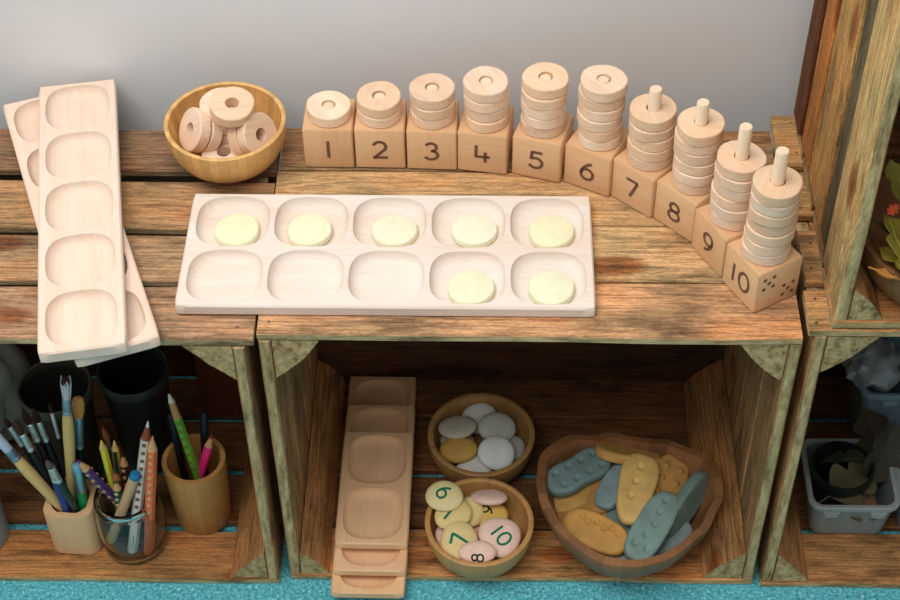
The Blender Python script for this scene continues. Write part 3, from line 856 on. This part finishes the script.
# square holder
def holder():
    w_, h_ = .054, .0685; n = 6
    R = lambda s, z: rrect(w_*s, w_*s, .013*s, z, n)
    # hollow circle points matched to the rounded square order
    def C(r, z):
        out = []
        for p in R(1, 0):
            a = math.atan2(p[1], p[0]); out.append((r*math.cos(a), r*math.sin(a), z))
        return out
    rings = [R(.95, 0), R(1, .0015), R(1, h_-.002), R(.97, h_), C(.0225, h_), C(.0215, h_-.001), C(.021, .008)]
    V, F = loft(rings)
    o = mesh_obj('brush_holder', V, F, BEECHZ, color=srgb(216, 180, 136)); o.location = (-.2365, .0495, .0098); o.rotation_euler.z = -.06
    tag(o, 'square rounded wooden block holder full of paintbrushes', 'holder')
holder()
NAT = srgb(220, 186, 120); BLK = srgb(24, 22, 24); SIL = srgb(226, 224, 218); DKB = srgb(50, 34, 32)
brush('thick brush with natural wood handle and white bristles, leaning outward', (-.2270, .0400, .024), (-.2967, .0450, .1960), .0066, NAT, srgb(150, 160, 175), srgb(190, 200, 215), .016, .030, 'flat', gloss=False, bw=.95)
brush('thin black-handled brush with a fine dark point, outermost of the black ones', (-.2435, .0560, .022), (-.2862, .0600, .2001), .0036, BLK, SIL, DKB, .030, .014)
brush('black-handled brush with a broad brown tuft', (-.2410, .0490, .022), (-.2742, .0550, .2032), .0045, BLK, SIL, srgb(72, 48, 44), .026, .022, bw=1.1)
brush('black-handled brush with plain silver ferrule behind the brown-tufted one', (-.2429, .0580, .022), (-.2686, .0700, .2044), .0042, BLK, SIL, DKB, .026, .024)
brush('slim black brush standing beside the natural upright brush', (-.2390, .0580, .022), (-.2589, .0750, .2001), .0040, BLK, SIL, DKB, .028, .022)
brush('very thin silver-ferruled brush nearest the dark bucket', (-.2350, .0600, .022), (-.2430, .0800, .2008), .0028, BLK, SIL, DKB, .036, .014)
brush('tall upright brush with natural wood handle and splayed white bristles', (-.2437, .0544, .022), (-.2110, .0600, .2650), .0062, NAT, srgb(176, 184, 192), srgb(206, 200, 204), .024, .030, 'splay', gloss=False, bw=1.25, fr=.0050)
brush('wide brush with orange-tan bristles and a silver-blue ferrule', (-.2359, .0615, .022), (-.2094, .0760, .2154), .0056, BLK, srgb(160, 190, 200), srgb(206, 148, 82), .046, .030, 'flat', bw=1.3, flat=.7)
brush('short brush with a glossy blue handle', (-.2385, .0389, .022), (-.2400, .0300, .1640), .0050, srgb(38, 60, 134), SIL, srgb(120, 116, 116), .020, .012)
brush('short brush with dark green handle and worn grey bristles', (-.2221, .0410, .022), (-.2413, .0270, .1722), .0046, srgb(32, 58, 46), SIL, srgb(96, 84, 80), .026, .014)
def marker():
    root, L = stick('paint_marker', (-.2261, .0420, .022), (-.2199, .0500, .1351), 'short green-handled stick with a silver-blue end in the brush holder', 'marker', None)
    part('handle', [(.0050, 0), (.0054, .004), (.0054, L-.042), (.005, L-.041)], PAINT, srgb(20, 140, 76), root)
    part('sleeve', [(.0050, L-.042), (.0056, L-.041), (.0056, L-.008), (.005, L-.007)], METAL, srgb(160, 190, 196), root)
    part('end_cap', [(.0050, L-.008), (.0056, L-.0075), (.0052, L-.001), (.003, L)], PAINT, srgb(110, 180, 210), root)
marker()
# glass jar
JX, JY = -.174, .042
def jar():
    o = [(.020, 0), (.030, 0), (.034, .003), (.0362, .010), (.0370, .034), (.0368, .056), (.0354, .065), (.0328, .0705), (.0322, .073), (.0340, .0748), (.0322, .0768), (.0322, .0792), (.0342, .0810), (.0322, .0830), (.0326, .0855), (.0320, .0865)]
    i = [(.0296, .0865), (.0292, .0855), (.0292, .072), (.0322, .066), (.0344, .055), (.0346, .034), (.0340, .011), (.031, .0055), (.018, .0045)]
    V, F = lathe(o+i, 56)
    j = mesh_obj('glass_jar', V, F, GLASS, color=(.93, .97, .96, 1)); j.location = (JX, JY, .0098)
    tag(j, 'clear glass jar of coloured pencils with a threaded neck', 'jar')
jar()
WD = srgb(196, 142, 96)
pencil('purple pencil with grip spots leaning out of the jar over the brush holder', (-.1650, .0530, .018), (-.2162, .0440, .1519), .0050, srgb(86, 62, 116), srgb(206, 160, 112), srgb(120, 70, 140), spots=srgb(200, 160, 120))
pencil('bright yellow pencil, tallest of the yellow ones in the jar', (-.1900, .0575, .020), (-.1876, .0500, .1779), .0042, srgb(228, 206, 50), srgb(216, 176, 106), srgb(240, 216, 60), tip=.014)
pencil('yellow and black striped pencil in the jar', (-.1870, .0560, .018), (-.1776, .0600, .1650), .0040, srgb(222, 190, 50), srgb(220, 176, 110), srgb(240, 220, 130), tip=.014, stripes=srgb(30, 26, 24))
def jar_brush():
    r = brush('small brush with russet bristles and dark handle in the glass jar', (-.1640, .0440, .018), (-.1898, .0700, .1740), .0034, srgb(60, 38, 30), srgb(110, 90, 84), srgb(120, 66, 42), .026, .020, bw=1.3)
    r['group'] = 'pencils in the glass jar'
jar_brush()
pencil('dark brown pencil with pale grip spots in the jar', (-.1760, .0470, .018), (-.1702, .0550, .1500), .0046, srgb(62, 40, 32), WD, srgb(60, 36, 28), spots=srgb(190, 140, 100))
pencil('dark green pencil with pale grip spots at the jar front', (-.1880, .0440, .020), (-.1765, .0330, .1320), .0046, srgb(28, 76, 56), srgb(208, 160, 112), srgb(20, 90, 60), spots=srgb(206, 186, 140), tip=.016)
pencil('reddish brown pencil standing behind the dark green one', (-.1850, .0500, .018), (-.1775, .0400, .1400), .0044, srgb(110, 56, 40), srgb(176, 104, 74), srgb(90, 44, 34), tip=.016)
def blue_end():
    root, L = stick('pencil', (-.1985, .0320, .026), (-.1545, .0360, .1406), 'natural wood pencil with a bright blue dipped end in the jar', 'pencil', 'pencils in the glass jar')
    part('body', [(.0050, 0), (.0056, .003), (.0056, L-.008), (.0054, L-.0075)], MATTE, srgb(196, 164, 122), root)
    part('dipped_end', [(.0055, L-.008), (.0058, L-.0075), (.0056, L-.002), (.004, L)], PAINT, srgb(30, 124, 172), root)
blue_end()
p = pencil('white pencil with brown grip spots, tallest in the jar', (-.1750, .0240, .017), (-.1360, .0560, .2022), .0056, srgb(226, 222, 212), srgb(150, 86, 56), srgb(230, 230, 230), tip=.024, spots=srgb(140, 96, 70))
parts = []
for k in range(6):
    v, f = loft([rrect(.0007, .0018+.0006*(k % 2), .0003, z, 3) for z in (-.0002, .0003)])
    parts.append(([(q[0], q[1]+k*.0030, q[2]) for q in v], f))
V, F = join(parts)
lt = mesh_obj('lettering', V, F, MATTE, p, False, color=srgb(90, 84, 80))
lt.matrix_local = Matrix.Translation((0, -.0051, .012)) @ RX
pencil('orange pencil with pale orange grip spots beside the white one', (-.1570, .0220, .017), (-.1285, .0360, .2030), .0056, srgb(232, 118, 74), srgb(222, 168, 120), srgb(226, 140, 90), tip=.020, spots=srgb(228, 170, 110))
pencil('short purple pencil lying low at the bottom of the jar', (-.1500, .0350, .0200), (-.1960, .0560, .0830), .0046, srgb(84, 48, 82), WD, srgb(70, 40, 90))
# wooden cup
V, F = lathe([(.020, 0), (.0295, 0), (.0305, .0012), (.0325, .05), (.0345, .098), (.0340, .0995), (.0290, .0995), (.0285, .098), (.0265, .008), (.012, .006)], 48)
cup = mesh_obj('pencil_cup', V, F, CUPW, color=srgb(206, 150, 84)); cup.location = (-.1035, .0800, .0098)
tag(cup, 'round wooden cup with striped grain holding a green and a pink pencil', 'cup')
pencil('lime green pencil with a pale bristle tip in the wooden cup', (-.0935, .0680, .030), (-.1187, .0900, .2052), .0048, srgb(110, 172, 54), srgb(196, 150, 100), srgb(222, 226, 206), tip=.034, group='pencils in the wooden cup', spots=srgb(120, 130, 60), core=.75)
pencil('neon pink pencil leaning in the wooden cup', (-.1150, .0680, .030), (-.0804, .0850, .1440), .0048, srgb(246, 50, 130), srgb(210, 150, 110), srgb(200, 50, 70), tip=.016, group='pencils in the wooden cup')
for lab, B, T in (('black pen standing behind the lime green pencil', (-.1150, .0750, .030), (-.1245, .1010, .1602)), ('black pen standing behind the neon pink pencil', (-.0990, .0780, .030), (-.0882, .1010, .1640))):
    root, L = stick('pen', B, T, lab, 'pen', 'black pens in the wooden cup')
    part('barrel', [(.0036, 0), (.0042, .002), (.0042, L-.045), (.004, L-.044)], PLASTIC, srgb(20, 20, 24), root)
    part('cap', [(.0042, L-.045), (.0048, L-.044), (.0046, L-.002), (.003, L)], PLASTIC, srgb(28, 30, 40), root)

# ------------------------------------------------------------------ things at the back of the left crate
def bucket(label, loc, r, h, col):
    root = empty('plastic_pot', loc); tag(root, label, 'pot', 'dark plastic pots')
    V, F = lathe([(r*.5, 0), (r*.78, 0), (r*.80, .002), (r*.97, h-.012), (r*.95, h-.012), (r*.78, .005), (r*.4, .004)], 44)
    mesh_obj('body', V, F, PLASTIC, root, True, color=col)
    V, F = lathe([(r*.97, h-.014), (r*1.04, h-.013), (r*1.05, h-.002), (r*1.02, h), (r*.97, h-.001), (r*.95, h-.0125)], 44, closed=True)
    mesh_obj('rim', V, F, PLASTIC, root, True, color=tuple(c*2.2 for c in col[:3])+(1,))  # rim highlight painted in as a brighter body colour
    return root
bucket('dark olive plastic pot behind the paintbrushes', (-.2560, .1390, .0098), .0385, .150, srgb(52, 50, 42))
bucket('black plastic pot behind the glass jar of pencils', (-.1750, .1640, .0098), .0375, .150, srgb(34, 38, 36))
V, F = loft([rrect(.046, .03, .002, z, 3) for z in (0, .14)])
o = mesh_obj('wooden_offcut', V, F, BEECHZ, color=srgb(110, 62, 40)); o.location = (-.0985, .235, .0098); o.rotation_euler.z = .05
tag(o, 'reddish brown wooden block standing in the dark corner behind the cup', 'block')
def crumple(name, label, cat, loc, size, col, seed, mat, amp=.25, n=40, k=24, fr=14):
    rings = []
    for i in range(1, k):
        t = -PI/2+PI*i/k
        ring = []
        for j in range(n):
            a = 2*PI*j/n
            d = Vector((math.cos(t)*math.cos(a), math.cos(t)*math.sin(a), math.sin(t)))
            v = noise.noise(d*2.2+Vector((seed, 0, 0)))+.5*abs(noise.noise(d*5.1+Vector((0, seed, 0))))
            d2 = d*(1+amp*v)
            ring.append((d2.x*size[0], d2.y*size[1], max(-.98, d2.z)*size[2]))
        rings.append(ring)
    V, F = loft(rings)
    zmin = min(v[2] for v in V); V = [(v[0], v[1], v[2]-zmin) for v in V]
    o = mesh_obj(name, V, F, mat, color=col); o.location = loc
    return tag(o, label, cat)
crumple('plastic_bag', 'crumpled grey plastic bag stuffed in the crate behind the brushes', 'bag', (-.375, .185, .0098), (.068, .055, .095), srgb(150, 152, 138), 3, MATTE, .3)
# container at the left edge
V, F = lathe([(.020, 0), (.0290, 0), (.031, .002), (.0330, .105), (.0345, .106), (.0345, .114), (.0330, .115), (.0310, .115), (.0290, .006), (.012, .004)], 44)
o = mesh_obj('plastic_cup', V, F, TUBM, color=srgb(150, 156, 150)); o.location = (-.3475, .047, .0098)
tag(o, 'cloudy grey plastic cup standing beside the brush holder', 'cup')

# ------------------------------------------------------------------ right crates
def tub(label, loc, w_, d_, h_, rz, col, group):
    root = empty('plastic_tub', loc); root.rotation_euler.z = rz; tag(root, label, 'tub', group)
    t = .0018
    V, F = loft([rrect(w_*.80, d_*.80, .010, 0), rrect(w_*.86, d_*.86, .012, .002), rrect(w_*.97, d_*.97, .012, h_-.006), rrect(w_*.97-2*t, d_*.97-2*t, .011, h_-.006), rrect(w_*.86-2*t, d_*.86-2*t, .011, .004), rrect(w_*.6, d_*.6, .01, .0035)])
    mesh_obj('body', V, F, TUBM, root, True, color=col)
    V, F = loft([rrect(w_*.97, d_*.97, .012, h_-.008), rrect(w_+.004, d_+.004, .014, h_-.0065), rrect(w_+.005, d_+.005, .014, h_-.001), rrect(w_+.002, d_+.002, .013, h_), rrect(w_*.97-2*t, d_*.97-2*t, .011, h_-.001), rrect(w_*.97-2*t, d_*.97-2*t, .011, h_-.007)], closed=True)
    rim = mesh_obj('rim', V, F, TUBM, root, True, color=tuple(min(1, c*1.25) for c in col[:3])+(1,))
    for sx in (-.27, .27):
        V, F = loft([rrect(.014, .004, .0018, 0, 4), rrect(.018, .004, .0018, .007, 4)])
        tb_ = mesh_obj('lip_tab', V, F, TUBM, rim, True, color=tuple(min(1, c*1.25) for c in col[:3])+(1,)); tb_.location = (sx*w_, -d_/2-.0025, h_-.014)
    return root
TC = srgb(150, 158, 156)
tub('translucent plastic tub of dried leaves at the front of the lower right crate', (.6090, .1000, .0098), .094, .092, .060, 0.0, TC, 'plastic tubs in the lower right crate')
tub('second translucent tub pushed against the tub of dried leaves', (.7080, .1010, .0098), .094, .092, .060, 0.0, TC, 'plastic tubs in the lower right crate')
tub('blue-grey plastic tub standing at the dark back of the lower right crate', (.6900, .2180, .0098), .130, .100, .112, 0.0, srgb(120, 142, 150), 'plastic tubs in the lower right crate')
def leaf_mesh(L, lobes, seed, curl=.3, w_=.5):
    rnd = random.Random(seed); n = 40; pts = []
    for k in range(n+1):
        t = k/n
        base = math.sin(PI*t**.8)**.8*w_*L*.5
        saw = abs(math.sin(PI*lobes*t))
        wd = base*(.45+.55*saw) if lobes else base
        pts.append((t*L, wd+.0003))
    V = []; F = []
    def z(x, y):
        return curl*L*(.5*math.sin(x/L*3.0+seed)*.35+1.6*(abs(y)/L)**1.3)+.06*L*noise.noise(Vector((x/L*3, y/L*3, seed)))
    for th in (0, -.0005):
        for x, wd in pts:
            for s in (-1, -.5, 0, .5, 1): V.append((x, wd*s, z(x, wd*s)+th))
    m = n+1
    for i in range(n):
        for k in range(4):
            a = i*5+k; F.append((a, a+5, a+6, a+1)); b = a+m*5; F.append((b, b+1, b+6, b+5))
        for k in (0, 4):
            a = i*5+k; b = a+m*5; F.append((a, b, b+5, a+5) if k == 0 else (a, a+5, b+5, b))
    return V, F
def leaf(label, loc, rot, L, lobes, seed, col, curl, w_, group, stalk=.4):
    root = empty('leaf', loc); root.rotation_euler = rot; tag(root, label, 'leaf', group)
    V, F = leaf_mesh(L, lobes, seed, curl, w_)
    b = mesh_obj('blade', V, F, LEAFM, root, True, color=col)
    rings = []
    for k in range(9):
        t = -stalk+(1+stalk)*.9*k/8
        xx = t*L
        zz = curl*L*(.5*math.sin(max(0, xx)/L*3.0+seed)*.35)+.06*L*noise.noise(Vector((max(0, xx)/L*3, 0, seed)))
        rings.append([(xx, .0009*math.cos(b_), zz+.0003+.0009*math.sin(b_)) for b_ in [2*PI*i/6 for i in range(6)]])
    V, F = loft(rings)
    mesh_obj('stalk', V, F, LEAFM, root, True, color=tuple(c*1.15 for c in col[:3])+(1,))
    return root
DG = 'dried leaves in the tub'
# dark green pot in the tub
V, F = lathe([(.014, 0), (.024, 0), (.031, .055), (.034, .056), (.034, .066), (.031, .066), (.023, .004), (.01, .004)], 36)
o = mesh_obj('flower_pot', V, F, PLASTIC, color=srgb(22, 32, 27)); o.location = (.6000, .102, .0140)
tag(o, 'dark green plastic pot inside the tub of dried leaves', 'pot')
for i, (loc, rot, L, c, lab) in enumerate([
    ((.585, .078, .056), (.5, -.25, .5), .062, srgb(86, 78, 52), 'broad olive-brown dried leaf curling over the tub rim'),
    ((.648, .130, .062), (-.4, -.7, 2.0), .055, srgb(66, 56, 40), 'dark brown dried leaf standing up at the back of the tub'),
    ((.598, .070, .044), (.15, .1, .1), .048, srgb(122, 92, 58), 'rust-brown dried leaf near the front of the tub'),
    ((.636, .092, .058), (.7, -.8, 1.2), .075, srgb(58, 52, 40), 'tall dark dried leaf rising out of the tub'),
    ((.575, .120, .062), (-.5, -.3, -.3), .058, srgb(52, 62, 46), 'grey-green dried leaf resting across the dark green pot')]):
    leaf(lab, loc, rot, L, 2, i+1, c, .45, .95, DG)
crumple('plastic_bag', 'crumpled clear plastic bag lying on the back tub', 'bag', (.6420, .2150, .1000), (.030, .035, .022), srgb(168, 176, 176), 9, TUBM, .28)
# bowl of leaves in the upper crate
UB = (.6330, .0640, .4240)
bowl('wide wooden bowl of autumn leaves inside the upper crate', UB, .088, .055, .006, .045, DARKBOWL, srgb(150, 104, 62), belly=.6)
AG = 'autumn leaves in the bowl'
for i, (loc, rot, L, c, lab) in enumerate([
    ((.588, -.010, .484), (.5, -.20, 1.95), .074, srgb(160, 150, 58), 'olive yellow leaf at the edge of the leaf bowl'),
    ((.606, .004, .486), (.2, -.30, 1.80), .080, srgb(186, 172, 66), 'bright yellow-green leaf standing up in the leaf bowl'),
    ((.610, -.012, .480), (.1, -.05, 2.4), .070, srgb(164, 148, 62), 'yellow-green leaf lying across the bowl front'),
    ((.590, .030, .476), (.7, -.15, 2.2), .058, srgb(104, 100, 44), 'dark olive leaf pressed against the bowl wall'),
    ((.596, .050, .492), (.4, -.45, 1.9), .070, srgb(140, 132, 56), 'muted green leaf at the back of the leaf bowl'),
    ((.552, .010, .4815), (-.2, .04, -.35), .060, srgb(206, 140, 70), 'thin orange leaf hanging over the bowl rim'),
    ((.566, .054, .5060), (.5, -.4, .6), .012, srgb(224, 96, 44), 'small red-orange leaf tip among the green leaves')]):
    leaf(lab, loc, rot, L, 3, i+11, c, .3, .3 if i == 5 else .85, AG, .1)
bpy.context.view_layer.update()
